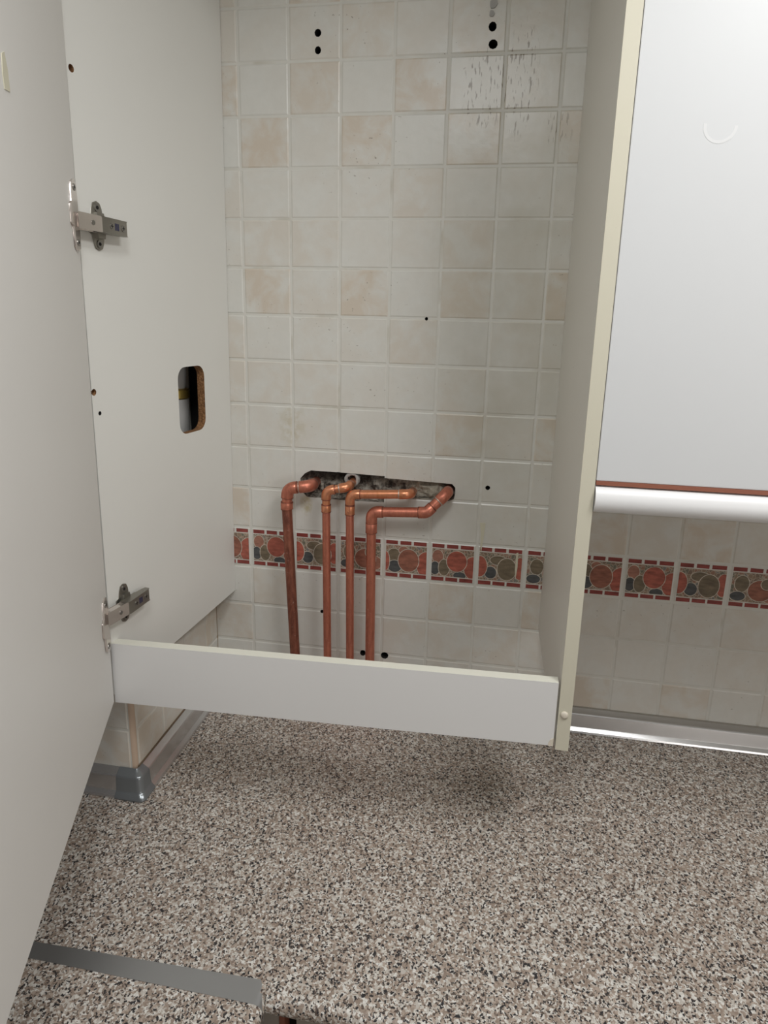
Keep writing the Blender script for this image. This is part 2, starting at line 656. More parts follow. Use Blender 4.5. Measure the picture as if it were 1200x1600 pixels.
def tint_back(c, k):
    if k in TINT and -1 <= c <= 6:
        return TINT[k][c + 1] * 0.9
    if k in TINT_R and 7 <= c <= 11:
        return TINT_R[k][c - 7] * 0.9
    return _cache.setdefault((c, k), rnd.choice((0.1, 0.2, 0.3, 0.5, 0.9)))


slot_l = [(.130, 1.3835), (.215, 1.3815), (.299, 1.3828), (.299, 1.4400), (.215, 1.4422), (.139, 1.4428), (.126, 1.436), (.1155, 1.424), (.116, 1.397)]
slot_r = [(.2989, 1.3945), (.436, 1.3955), (.446, 1.400), (.4485, 1.412), (.448, 1.425), (.441, 1.4325), (.2989, 1.4362)]
drills = [(.1567, 2.2700, .0065), (.1567, 2.2416, .0060), (.4740, 2.2671, .0072), (.4765, 2.2395, .0082),
          (.5143, 1.4292, .0050), (.308, 1.0245, .0085), (.258, 1.0248, .0065), (.163, 1.1170, .0040), (.3755, 1.7640, .0030)]
dr_polys = [circ(x, z, r, 9, ry=r * random.uniform(0.95, 1.25), a0=random.random()) for x, z, r in drills]
back = Wall((0, 0, 0), (1, 0, 0), (0, -1, 0), [slot_l, slot_r] + dr_polys)
back.fill(-1.2, 2.1, WT, 2.60, 0.0, tint_back)
# blind drill holes
for p in dr_polys:
    n = len(p)
    for i in range(n):
        a, b = p[i], p[(i + 1) % n]
        back.quad([(a[0], -.001, a[1]), (b[0], -.001, b[1]), (b[0], .03, b[1]), (a[0], .03, a[1])], 4)
    back.quad([(q[0], .03, q[1]) for q in p], 4)
# below the worktop and the thickness of the wall
for q in ([(-1.2, .15, 0), (2.1, .15, 0), (2.1, .15, 2.6), (-1.2, .15, 2.6)],
          [(-1.2, 0, 0), (2.1, 0, 0), (2.1, 0, WT), (-1.2, 0, WT)],
          [(-1.2, 0, 2.6), (2.1, 0, 2.6), (2.1, .15, 2.6), (-1.2, .15, 2.6)],
          [(2.1, 0, 0), (2.1, .15, 0), (2.1, .15, 2.6), (2.1, 0, 2.6)],
          [(-1.2, 0, 0), (-1.2, .15, 0), (-1.2, .15, 2.6), (-1.2, 0, 2.6)]):
    back.quad(q, 5)
# dead edges of the tiles round the chase
for poly in (slot_l, slot_r):
    n = len(poly)
    for i in range(n):
        a, b = poly[i], poly[(i + 1) % n]
        if abs(a[0] - b[0]) < .002 and abs(a[0] - .299) < .002:
            continue
        back.quad([(a[0], -.0011, a[1]), (b[0], -.0011, b[1]), (b[0], .012, b[1]), (a[0], .012, a[1])], 6)
me = bpy.data.meshes.new('wall_back')
back.bm.to_mesh(me)
back.bm.free()
for x in (M_grout, M_tile, M_stone, M_paint, M_black, M_wall, M_mortar):
    me.materials.append(x)
wall_back = bpy.data.objects.new('wall_back', me)
COL.objects.link(wall_back)
tag(wall_back, kind='structure')

# rough mortar inside the chase
bm = bmesh.new()
NX, NZ = 90, 26
X0, X1, Z0, Z1 = .105, .458, 1.372, 1.452
grid = []
for i in range(NX + 1):
    row = []
    for j in range(NZ + 1):
        x = X0 + (X1 - X0) * i / NX
        z = Z0 + (Z1 - Z0) * j / NZ
        e = min(1.0, min(i, NX - i, j, NZ - j) / 4.0)
        y = .004 + e * (.019 + .012 * noise.noise(Vector((x * 38, 0, z * 38))) + .007 * noise.noise(Vector((x * 130, 3, z * 130))))
        y -= .012 * max(0, 1 - ((x - .395) / .05) ** 2 - ((z - 1.41) / .035) ** 2)
        y += .012 * max(0, 1 - ((x - .20) / .08) ** 2 - ((z - 1.43) / .02) ** 2)
        y = max(y, .002)
        row.append(bm.verts.new((x, y, z)))
    grid.append(row)
for i in range(NX):
    for j in range(NZ):
        bm.faces.new((grid[i][j], grid[i + 1][j], grid[i + 1][j + 1], grid[i][j + 1]))
o = mk('mortar_chase', bm, M_mortar, wall_back)
tag(o, 'rough grey and black mortar of the opened pipe chase')

# scraps stuck to the tiles
bm = bmesh.new()
prism(bm, [(.503, 1.353), (.5145, 1.353), (.5125, 1.325), (.5085, 1.285), (.5065, 1.30), (.506, 1.33)], lambda u, v, h: (u, -h, v), .0010, .0026)
o = mk('tape_remnant', bm, M_tape, wall_back)
tag(o, 'yellowed wedge of tape above the fruit border')
bm = bmesh.new()
prism(bm, [(.5815, 1.292), (.5855, 1.294), (.586, 1.262), (.5835, 1.232), (.581, 1.255)], lambda u, v, h: (u, -h, v), .0010, .0026)
o = mk('tape_remnant', bm, M_tape, wall_back)
tag(o, 'white scrap stuck on the border tile')
bm = bmesh.new()
for x, z, r in ((.4735, 2.302, .008), (.4715, 2.287, .005)):
    pts = [(x + r * random.uniform(.7, 1.1) * math.cos(a), z + 1.2 * r * random.uniform(.7, 1.1) * math.sin(a)) for a in [k * .7 for k in range(9)]]
    prism(bm, pts, lambda u, v, h: (u, -h, v), .0008, .0035)
mk('plaster_crumb', bm, M_plaster, wall_back)

# ------------------------------------------------------------------ pillar on the left
XW, YC = -0.0903, -0.3603
side = Wall((XW, 0, 0), (0, -1, 0), (1, 0, 0))
rp = random.Random(5)
side.fill(0, -YC - .008, WT, 1.205, 0.06, lambda c, k: rp.choice((.75, .9, .6)))
# front face
side.O, side.U, side.N = Vector((XW, YC, 0)), Vector((-1, 0, 0)), Vector((0, -1, 0))
side.fill(.008, .9, WT, 1.205, 0.09, lambda c, k: rp.choice((.5, .7, .6)))
XU = -0.32
for q in ([(XW, 0, 1.205), (XW, YC, 1.205), (XU, YC, 1.205), (XU, 0, 1.205)],
          [(XU, 0, 1.205), (XU, YC, 1.205), (XU, YC, 2.6), (XU, 0, 2.6)],
          [(XU, YC, 1.205), (-.99, YC, 1.205), (-.99, YC, 2.6), (XU, YC, 2.6)],
          [(XW, 0, 0), (XW, YC, 0), (XW, YC, WT), (XW, 0, WT)],
          [(XW, YC, 0), (-.99, YC, 0), (-.99, YC, WT), (XW, YC, WT)]):
    side.quad(q, 5)
# added black strip painting the shade in the gap beside the open cabinet
for q in ([(-.124, -.012, 1.206), (-.062, -.012, 1.206), (-.062, -.012, 2.5), (-.124, -.012, 2.5)],
          [(-.124, -.012, 1.206), (-.124, -.0005, 1.206), (-.124, -.0005, 2.5), (-.124, -.012, 2.5)],
          [(-.062, -.012, 1.206), (-.062, -.0005, 1.206), (-.062, -.0005, 2.5), (-.062, -.012, 2.5)]):
    side.quad(q, 4)
me = bpy.data.meshes.new('wall_left')
side.bm.to_mesh(me)
side.bm.free()
for x in (M_grout, M_tile, M_stone, M_paint, M_black, M_wall):
    me.materials.append(x)
wall_left = bpy.data.objects.new('wall_left', me)
COL.objects.link(wall_left)
tag(wall_left, kind='structure')
bm = bmesh.new()
qr = [(0, 0)] + [(.0085 * math.cos(a), .0085 * math.sin(a)) for a in [math.pi / 2 * i / 8 for i in range(9)]]
prism(bm, [(u, v) for u, v in qr], lambda u, v, h: (XW - .0085 + u, YC + .0085 - v, h), WT + .03, 1.205)
o = mk('trim_1', bm, M_peach)
autosmooth(o)
tag(o, kind='structure')
bm = bmesh.new()
box(bm, XW - .0005, XW + .0015, -.0035, 0, .93, 1.205)
o = mk('trim_2', bm, new_mat('corner_joint_brown', (0.36, 0.28, 0.20), 0.8))
tag(o, kind='structure')

bm = bmesh.new()
box(bm, -1.2, 2.1, -3.0, .15, -.04, 0)
tag(mk('floor', bm, M_floor), kind='structure')
bm = bmesh.new()
box(bm, -1.2, 2.1, -3.0, .15, 2.6, 2.64)
tag(mk('ceiling', bm, new_mat('ceiling_paint', (0.75, 0.75, 0.73), 0.9)), kind='structure')
bm = bmesh.new()
box(bm, 2.1, 2.2, -3.0, .15, 0, 2.6)
tag(mk('wall_right', bm, M_wall), kind='structure')

# ------------------------------------------------------------------ worktops
YF = -0.673
TH = 0.030


def nose_profile(r=.014, n=7):
    """top and front edge of a worktop, d = distance to the front from the back, z"""
    out = []
    for i in range(n + 1):
        a = math.pi / 2 * (1 - i / n)
        out.append((-r + r * math.cos(a), WT - r + r * math.sin(a)))
    for i in range(n + 1):
        a = -math.pi / 2 * i / n
        out.append((-r + r * math.cos(a), WT - TH + r + r * math.sin(a)))
    return out


bm = bmesh.new()
prof = [(YF - d, z) for d, z in nose_profile()]
poly = [(0.0, WT)] + prof + [(0.0, WT - TH)]
# right run: x from pillar to the right; small notch for the pillar on the left
XL = 0.268
prism(bm, poly, lambda u, v, h: (h, u, v), XL + .0003, 2.099)
YJ = -.6640
prism(bm, [(0.0, WT), (YJ, WT), (YJ, WT - TH), (0.0, WT - TH)], lambda u, v, h: (h, u, v), XW + .0002, XL + .0003)
pl = [(YC - .0002, WT), (YJ, WT), (YJ, WT - TH), (YC - .0002, WT - TH)]
prism(bm, pl, lambda u, v, h: (h, u, v), -1.19, XW)
o = mk('worktop', bm, M_granite)
autosmooth(o, 40)
tag(o, 'speckled brown and grey laminate worktop running along the tiled back wall', 'worktop')
bm = bmesh.new()
prof = [(XL + d, z) for d, z in nose_profile()]
prism(bm, [(-1.19, WT)] + prof + [(-1.19, WT - TH)], lambda u, v, h: (u, h, v), YJ - .0004, -2.4)
o = mk('worktop', bm, M_granite)
autosmooth(o, 40)
tag(o, 'speckled worktop leg in the bottom left corner, in front of the metal strip', 'worktop')

# metal strip over the joint, bending down over the rounded nose
bm = bmesh.new()
pts = [(-.42, WT + .0008), (XL - .014, WT + .0008)]
for i in range(1, 9):
    a = math.pi / 2 * (1 - i / 8)
    pts.append((XL - .014 + .0148 * math.cos(a), WT - .014 + .0148 * math.sin(a)))
pts.append((XL + .0009, WT - TH + .006))
inn = [(-.42, WT + .0001)] + [(XL - .014, WT + .0001)] + \
      [(XL - .014 + .0141 * math.cos(math.pi / 2 * (1 - i / 8)), WT - .014 + .0141 * math.sin(math.pi / 2 * (1 - i / 8))) for i in range(1, 9)] + \
      [(XL + .0002, WT - TH + .006)]
ya0, ya1, yb0, yb1 = -.6550, -.6770, -.6480, -.6795   # back/front edge at the left and right ends
xa, xb = -.08, .25


def yedge(x, front):
    t = (x - xa) / (xb - xa)
    return (ya1 + (yb1 - ya1) * t) if front else (ya0 + (yb0 - ya0) * min(t, 1.0))


rows = []
for (x, z), (xi, zi) in zip(pts, inn):
    cutb = 0.0
    if x > XL - .012:
        cutb = min(.032, (x - (XL - .012)) * 2.6 + .002)
    rows.append([bm.verts.new((x, yedge(x, True), z)), bm.verts.new((x, min(yedge(x, False) - cutb, yedge(x, True) + .034), z)),
                 bm.verts.new((xi, min(yedge(x, False) - cutb, yedge(x, True) + .034), zi)), bm.verts.new((xi, yedge(x, True), zi))])
for a, b in zip(rows, rows[1:]):
    for k in range(4):
        bm.faces.new((a[k], a[(k + 1) % 4], b[(k + 1) % 4], b[k]))
bm.faces.new(rows[0])
bm.faces.new(rows[-1][::-1])
o = mk('joint_strip', bm, M_alu_dark)
autosmooth(o, 30)
tag(o, 'flat grey metal strip covering the joint between the two worktops, bottom left', 'metal strip')

# ------------------------------------------------------------------ aluminium upstand
ZT = 0.0505
UP_PROF = [(.0014, 0), (.0250, 0), (.0254, .0030), (.0240, .0065), (.0200, .0105), (.0182, .0125), (.0174, .0150), (.0158, .0375), (.0150, .0402),
           (.0135, .0422), (.0105, .0440), (.0035, .0490), (.0018, .0505), (.0014, .0505)]


def upstand(name, path_fn, a, b, label, mat=M_alu):
    """path_fn(s, d) -> (x, y): s along, d out of the wall"""
    bm = bmesh.new()
    prism(bm, UP_PROF, lambda u, v, h: (*path_fn(h, u), WT + .0002 + v), a, b)
    bmesh.ops.remove_doubles(bm, verts=bm.verts, dist=1e-6)
    o = mk(name, bm, mat)
    autosmooth(o, 20)
    return tag(o, label, 'upstand')


upstand('worktop_upstand', lambda s, d: (s, -d), XW + .026, 2.09,
        'long bright aluminium upstand along the foot of the back wall tiles')
upstand('worktop_upstand', lambda s, d: (XW + d, s), -.002, YC + .012,
        'aluminium upstand along the side of the tiled pillar, running into the corner')
upstand('worktop_upstand', lambda s, d: (s, YC - d), XW - .030, -.95,
        'dark grey upstand along the front of the tiled pillar, beside the open door')
# moulded outer corner piece
bm = bmesh.new()
rings = []
seg = 10
for (d, z) in UP_PROF:
    d2 = d + .0012 if z > 0 else d + .0006
    ring = [(XW - .032, YC - d2)]
    rr = max(d2 - .002, .001)
    for i in range(seg + 1):
        a = math.pi / 2 * i / seg
        r = d2 + .0
        # rounded square corner
        cx, cy = XW + d2 - min(r, .011), YC - d2 + min(r, .011)
        q = min(r, .011)
        ring.append((cx + q * math.sin(a), cy - q * math.cos(a)))
    ring.append((XW + d2, YC + .014))
    rings.append([bm.verts.new((x, y, WT + .0003 + z + (.0008 if z > .04 else 0))) for x, y in ring])
for a, b in zip(rings, rings[1:]):
    for i in range(len(a) - 1):
        bm.faces.new((a[i], a[i + 1], b[i + 1], b[i]))
bmesh.ops.remove_doubles(bm, verts=bm.verts, dist=1e-6)
o = mk('upstand_corner_piece', bm, M_capgrey)
autosmooth(o, 30)
tag(o, 'grey moulded corner piece of the upstand round the pillar corner', 'corner cap')
bm = bmesh.new()
box(bm, XW + .0013, XW + .0034, YC + .004, -.003, WT + .050, WT + .0535)
o = mk('trim_3', bm, M_silicone)
tag(o, kind='structure')
bm = bmesh.new()
box(bm, XW + .01, 2.08, -.0030, -.0013, WT + .0500, WT + .0525)
o = mk('trim_4', bm, new_mat('grey_sealant', (0.30, 0.28, 0.24), 0.6))
tag(o, kind='structure')

# ------------------------------------------------------------------ open cabinet
TOPZ = 2.44


def plate_with_holes(name, poly, fn, thick, through, blind, mats, parent):
    """flat board; poly convex (u, v); fn(u, v, h) h=0 on the inner face, growing away.
    mats: 0 face, 1 core seen in the cut-outs, 2 edge"""
    bm = bmesh.new()

    def put(pts, mi):
        bm.faces.new([bm.verts.new(fn(*p)) for p in pts]).material_index = mi
    for pc in cut([(u, v, 0.0) for u, v in poly], through + [b[0] for b in blind]):
        put(pc, 0)
    for pc in cut([(u, v, thick) for u, v in poly], through):
        put(pc, 0)
    n = len(poly)
    for i in range(n):
        a, b = poly[i], poly[(i + 1) % n]
        put([(*a, 0), (*b, 0), (*b, thick), (*a, thick)], 2)
    for h in through:
        for i in range(len(h)):
            a, b = h[i], h[(i + 1) % len(h)]
            put([(*a, 0), (*b, 0), (*b, thick), (*a, thick)], 1)
    for h, dep, mi in blind:
        for i in range(len(h)):
            a, b = h[i], h[(i + 1) % len(h)]
            put([(*a, 0), (*b, 0), (*b, dep), (*a, dep)], mi)
        put([(*p, dep) for p in h], mi)
    me = bpy.data.meshes.new(name)
    bm.to_mesh(me)
    bm.free()
    for x in mats:
        me.materials.append(x)
    o = bpy.data.objects.new(name, me)
    COL.objects.link(o)
    o.parent = parent
    return o


cab = empty('wall_cabinet', (0.29, 0, 1.13), 0, 'tall bottomless white wall cabinet standing open round the copper pipes', 'cabinet')
CO = Vector((0.29, 0, 1.13))

# left side panel: slightly skewed in plan (back edge nearer the pipes)
PA = Vector((-.0415, -.0015, 0))
PB = Vector((-.0915, -.4030, 0))
dY = (PB - PA).normalized()                     # towards the front
LEN = (PB - PA).length
nX = Vector((-dY.y, dY.x, 0))                   # out of the panel, into the cabinet
if nX.x < 0:
    nX = -nX
SKEW = math.atan2(dY.x, -dY.y)                  # rotation of local frames


LEAN = .0090                                    # the panel and door lean a little to the right


def left_fn(u, v, h):
    """u along depth from the back, v height"""
    lean = (v - 1.15) * LEAN
    return PA + dY * u + nX * (lean - h) + Vector((0, 0, v)) - CO


hole = rrect(.0965, .1840, 1.5405, 1.6665, .022)
dowels = [(circ(.396, 2.0865, .0052, 12), .012, 1), (circ(.4000, 1.6440, .0052, 12), .012, 1), (circ(.3905, 1.6105, .0034, 10), .012, 3)]
TL = .016
o = plate_with_holes('side_panel', [(0, 1.1500), (LEN, 1.1290), (LEN, TOPZ), (0, TOPZ)], left_fn, TL, [hole], dowels,
                     [M_white, M_chip, M_white, M_black], cab)
tag(o, 'left side panel with a rounded cut-out and dowel holes')

# right side panel
XR0, XR1, YP = .6390, .6585, -.4047


def right_fn(u, v, h):
    return Vector((XR0 + h, u, v)) - CO


o = plate_with_holes('side_panel', [(-.0015, 1.1292), (YP + .001, 1.1292), (YP + .001, TOPZ), (-.0015, TOPZ)], right_fn, XR1 - XR0, [], [],
                     [M_white_dirty, M_chip, M_edge], cab)
tag(o, 'right side panel, grey with grease')
bm = bmesh.new()
box(bm, XR0, XR1, YP, YP + .0010, 1.1292, TOPZ)
bmesh.ops.translate(bm, verts=bm.verts, vec=-CO)
o = mk('edge_band', bm, M_edge, cab)
tag(o, 'yellowed cream edge band of the right panel')
# screw cap
bm = bmesh.new()
prev = None
for r, y in ((.0058, 0), (.0058, -.0012), (.0050, -.0024), (.0032, -.0031), (.0005, -.0033)):
    ring = [bm.verts.new((r * math.cos(a), y, r * math.sin(a))) for a in [2 * math.pi * i / 24 for i in range(24)]]
    if prev:
        for i in range(24):
            bm.faces.new((prev[i], prev[(i + 1) % 24], ring[(i + 1) % 24], ring[i]))
    prev = ring
bm.faces.new(prev)
mk('screw_cap', bm, M_cap, cab, Vector((.6478, YP, 1.1905)) - CO, smooth=True)

# front rail
bm = bmesh.new()
RY0, RY1 = -.4040, -.3870
zl0, zl1, zr0, zr1 = 1.1150, 1.2255, 1.1350, 1.2420
xl_, xr_ = -.0915, .6355
vs = {}
for sx, x, z0, z1 in ((0, xl_, zl0, zl1), (1, xr_, zr0, zr1)):
    for sy, y in ((0, RY0), (1, RY1)):
        vs[sx, sy, 0] = bm.verts.new((x, y, z0))
        vs[sx, sy, 1] = bm.verts.new((x, y, z1))
for f, mi in ((((0, 0, 0), (1, 0, 0), (1, 0, 1), (0, 0, 1)), 0), (((0, 1, 0), (0, 1, 1), (1, 1, 1), (1, 1, 0)), 0),
              (((0, 0, 1), (1, 0, 1), (1, 1, 1), (0, 1, 1)), 1), (((0, 0, 0), (0, 1, 0), (1, 1, 0), (1, 0, 0)), 1),
              (((0, 0, 0), (0, 0, 1), (0, 1, 1), (0, 1, 0)), 1), (((1, 0, 0), (1, 1, 0), (1, 1, 1), (1, 0, 1)), 1)):
    bm.faces.new([vs[k] for k in f]).material_index = mi
bmesh.ops.translate(bm, verts=bm.verts, vec=-CO)
rail = mk('front_rail', bm, [M_rail, M_railtop], cab)
tag(rail, 'horizontal white board across the bottom of the open front')
bm = bmesh.new()
prism(bm, [(.6355, 1.1345), (.6355, 1.1480), (.6310, 1.1455), (.6285, 1.1400), (.6280, 1.1345)], lambda u, v, h: Vector((u, h, v)) - CO, RY0 - .0010, RY0 + .004)
o = mk('chipped_corner', bm, M_cap, rail)

# top board
bm = bmesh.new()
box(bm, -.085, XR0, -.400, -.002, TOPZ - .018, TOPZ - .002)
bmesh.ops.translate(bm, verts=bm.verts, vec=-CO)
mk('top_board', bm, M_white, cab)

# door, swung about 68 degrees open
HD = Vector((-.0895, -.4110, 0))
DD = Vector((.371, -.928, 0)).normalized()
DN = Vector((-DD.y, DD.x, 0))                   # towards the inside of the cabinet side (right)
if DN.x < 0:
    DN = -DN
DW, DT = .700, .018
bm = bmesh.new()
prism(bm, [(0, 1.1210), (DW, 1.1210), (DW, TOPZ), (0, TOPZ)], lambda u, v, h: HD + DD * u - DN * h + Vector(((v - 1.13) * LEAN * 1.25, 0, v)) - CO, 0, DT)
bevel(bm, .0008, 1)
door = mk('cabinet_door', bm, M_door, cab)
tag(door, 'inner face of the swung open door')


bm = bmesh.new()
prism(bm, [(.2500, 1.978), (.2660, 1.976), (.2680, 1.990), (.2650, 2.008), (.2570, 2.012), (.2515, 1.998)],
      lambda u, v, h: HD + DD * u + DN * h + Vector(((v - 1.13) * LEAN * 1.25, 0, v)) - CO, .0001, .0008)
mk('adhesive_remnant', bm, M_tape, door)


def hinge(zc, zshift, labelpos):
    """local frame: X out of the side panel, Y towards the back, Z up"""
    at = PA + dY * .3680 + nX * ((zc - 1.15) * LEAN) + Vector((0, 0, zc))
    HD = globals()['HD'] + Vector(((zc - 1.13) * LEAN * 1.25, 0, 0))
    h = bpy.data.objects.new('hinge', None)
    COL.objects.link(h)
    h.parent = cab
    h.empty_display_size = .02
    h.location = at - CO
    h.rotation_euler = (0, 0, SKEW)
    h['label'] = labelpos
    # mounting plate with an upper and a lower wing
    bm = bmesh.new()
    out = []
    prism(bm, [(.012, -.012), (.016, -.004), (.016, .006), (.011, .013), (.0098, .024), (.0065, .0315), (0, .034), (-.0065, .0315), (-.0098, .024),
               (-.012, .013), (-.018, .010), (-.018, -.010), (-.012, -.013), (-.0098, -.024), (-.0065, -.0315), (0, -.034), (.0065, -.0315), (.0098, -.024)],
          lambda u, v, k: (k, u, v), .0, .0022)
    bevel(bm, .0006, 1)
    box(bm, .0022, .0095, -.010, .026, -.0080, .0080)
    prism(bm, [(-.0085, .009), (.0085, .009), (.0070, .018), (-.0070, .018)], lambda u, v, k: (k, u, v), .002, .0085)
    prism(bm, [(-.0085, -.009), (.0085, -.009), (.0070, -.018), (-.0070, -.018)], lambda u, v, k: (k, u, v), .002, .0085)
    pl = mk('mounting_plate', bm, M_nickel_dark, h)
    autosmooth(pl, 30)
    for s in (-1, 1):
        bm = bmesh.new()
        prism(bm, circ(0, .0255 * s, .0048, 18, ry=.0060), lambda u, v, k: (k, u, v), .0018, .0036)
        prism(bm, circ(0, .0255 * s, .0028, 6), lambda u, v, k: (k, u, v), .0036, .0040, 1)
        mk('plate_screw', bm, [M_screw, M_black], h)
    # hinge arm: folded box tapering towards the back
    bm = bmesh.new()
    arm = [(-.018, .0085), (-.018, .0215), (-.012, .0235), (.030, .0205), (.0430, .0195), (.0430, .0115), (.030, .0095)]
    prism(bm, arm, lambda u, v, k: (v, u, k), -.0110, .0110)
    bevel(bm, .0010, 2)
    a = mk('hinge_arm', bm, M_nickel_dark, h)
    autosmooth(a, 40)
    bm = bmesh.new()

    def topx(y):
        return .0235 - (y + .012) / .042 * .003
    for y, r in ((.0050, .0042), (.0330, .0046)):
        prism(bm, circ(y, 0, r, 18), lambda u, v, k: (topx(u) + k, u, v), -.001, .0009, 0)
        prism(bm, [(y - .0006, -.0030), (y + .0006, -.0030), (y + .0006, .0030), (y - .0006, .0030)], lambda u, v, k: (topx(u) + k, u, v), .0009, .0011, 1)
        prism(bm, [(y - .0030, -.0006), (y + .0030, -.0006), (y + .0030, .0006), (y - .0030, .0006)], lambda u, v, k: (topx(u) + k, u, v), .0009, .0012, 1)
    mk('adjusting_screw', bm, [M_screw, M_black], h)
    bm = bmesh.new()
    for y0 in (.0130, .0165, .0200):
        prism(bm, [(y0, -.0050), (y0 + .0022, -.0050), (y0 + .0022, .0050), (y0, .0050)], lambda u, v, k: (topx(u) + k, u, v), -.001, .0003)
    mk('arm_slot', bm, M_blue, h)
    # knuckle: shiny link from the arm to the door flange (built in cabinet space)
    inv = Matrix.Translation(at) @ Matrix.Rotation(SKEW, 4, 'Z')
    inv = inv.inverted()
    A = inv @ (HD + DD * .020 + DN * .0030 + Vector((0, 0, zc + zshift)))
    B = Vector((.0180, -.0165, 0))
    d = (A - B)
    d.z = 0
    L = d.length
    d.normalize()
    nn = Vector((-d.y, d.x, 0))
    if nn.x < 0:
        nn = -nn
    bm = bmesh.new()
    prism(bm, [(-.002, -.0100), (L, -.0100), (L, .0100), (-.002, .0100)], lambda u, v, k: B + d * u + nn * k + Vector((0, 0, v)), -.0075, .0045)
    bevel(bm, .0012, 2)
    kn = mk('hinge_link', bm, M_nickel, h)
    autosmooth(kn, 40)
    bm = bmesh.new()
    prism(bm, circ(L * .38, 0, .0034, 16), lambda u, v, k: B + d * u + nn * k + Vector((0, 0, v)), .0043, .0052)
    mk('link_rivet', bm, M_screw, h)
    # flange screwed to the door, long axis vertical
    bm = bmesh.new()
    ol = [(.008, -.047), (.0155, -.042), (.0175, -.028), (.0185, -.016), (.024, -.012), (.024, .012), (.0185, .016), (.0175, .028), (.0155, .042),
          (.008, .047), (.0015, .042), (.0005, .028), (.0005, -.028), (.0015, -.042)]
    fl = lambda u, v, k: inv @ (HD + DD * (.008 + u * 1.45) + DN * (k + .0001) + Vector((0, 0, zc + zshift + v)))
    prism(bm, ol, fl, 0, .0034)
    bevel(bm, .0010, 2)
    f = mk('door_flange', bm, M_nickel, h)
    autosmooth(f, 30)
    for s in (-1, 1):
        bm = bmesh.new()
        prism(bm, circ(.0095, .036 * s, .0045, 16), fl, .0032, .0042)
        prism(bm, circ(.0095, .036 * s, .0022, 4), fl, .0042, .0045, 1)
        mk('flange_screw', bm, [M_screw, M_black], h)
    return h


hinge(1.8870, .006, 'upper metal hinge')
hinge(1.2830, -.010, 'lower metal hinge')

# ------------------------------------------------------------------ neighbouring cabinet
nb = empty('wall_cabinet', (1.10, 0, 1.51), 0, 'closed shorter wall cabinet with a plain glossy white door, right of the cream edged panel', 'cabinet')
NO = Vector((1.10, 0, 1.51))
NX0, NX1 = XR1 + .0012, 1.52
zb = 1.5545


def nbox(name, x0, x1, y0, y1, z0, z1, mat, bv=0):
    bm = bmesh.new()
    box(bm, x0, x1, y0, y1, z0, z1)
    bmesh.ops.translate(bm, verts=bm.verts, vec=-NO)
    if bv:
        bevel(bm, bv, 2)
    return mk(name, bm, mat, nb)


nbox('side_panel', NX0 + .0005, NX0 + .0165, -.383, -.002, zb - .040, TOPZ, M_white)
nbox('side_panel', NX1 - .0165, NX1 - .0005, -.383, -.002, zb - .040, TOPZ, M_white)
nbox('bottom_board', NX0 + .017, NX1 - .017, -.383, -.002, zb - .038, zb - .022, M_white)
dr = nbox('cabinet_door', NX0, NX1, -.4035, -.3845, zb, TOPZ, M_gloss, .0012)
bm = bmesh.new()
box(bm, NX0, NX1, -.4045, -.3850, zb - .0058, zb - .0002)
bmesh.ops.translate(bm, verts=bm.verts, vec=-NO)
mk('wooden_edge', bm, M_redwood, nb)
bm = bmesh.new()
pr = [(-.385, zb - .0070)]
for i in range(13):
    a = math.radians(82 - 172 * i / 12)
    pr.append((-.3960 - .0190 * math.cos(a) * .9, zb - .0265 + .0195 * math.sin(a)))
pr.append((-.385, zb - .0455))
prism(bm, pr, lambda u, v, h: Vector((h, u, v)) - NO, NX0, NX1)
o = mk('light_pelmet', bm, mat_melamine('pelmet_plastic', (0.80, 0.80, 0.80), 0.35), nb)
autosmooth(o, 40)
tag(o, 'rounded white pelmet under the door')
# ring mark pressed on the door face
bm = bmesh.new()
cx, cz, R0 = .7600, 1.995, .0175
for i in range(26):
    a0, a1 = [math.radians(170 + 190 * k / 26) for k in (i, i + 1)]
    q = []
    for a, r in ((a0, R0 - .0018), (a1, R0 - .0018), (a1, R0 + .0018), (a0, R0 + .0018)):
        q.append((cx + r * math.cos(a), cz + r * math.sin(a)))
    prism(bm, q, lambda u, v, h: Vector((u, h, v)) - NO, -.4037, -.4032)
mk('ring_mark', bm, mat_melamine('ring_mark_white', (0.71, 0.715, 0.715), 0.36), dr)

# ------------------------------------------------------------------ copper pipes


def fillet(pts, r, n=10):
    pts = [Vector(p) for p in pts]
    out = [pts[0]]
    arcs = []
    for i in range(1, len(pts) - 1):
        a, b, c = pts[i - 1], pts[i], pts[i + 1]
        d1, d2 = (a - b).normalized(), (c - b).normalized()
        ang = d1.angle(d2)
        rr = r
        t = min(rr / math.tan(ang / 2), (a - b).length * .48, (c - b).length * .48)
        rr = t * math.tan(ang / 2)
        p1, p2 = b + d1 * t, b + d2 * t
        bis = (d1 + d2).normalized()
        cen = b + bis * (rr / math.sin(ang / 2))
        v1, v2 = p1 - cen, p2 - cen
        tot = v1.angle(v2)
        ax = v1.cross(v2).normalized()
        arc = [cen + Matrix.Rotation(tot * k / n, 3, ax) @ v1 for k in range(n + 1)]
        arcs.append((arc, d1, d2))
        out += arc
    out.append(pts[-1])
    return out, arcs


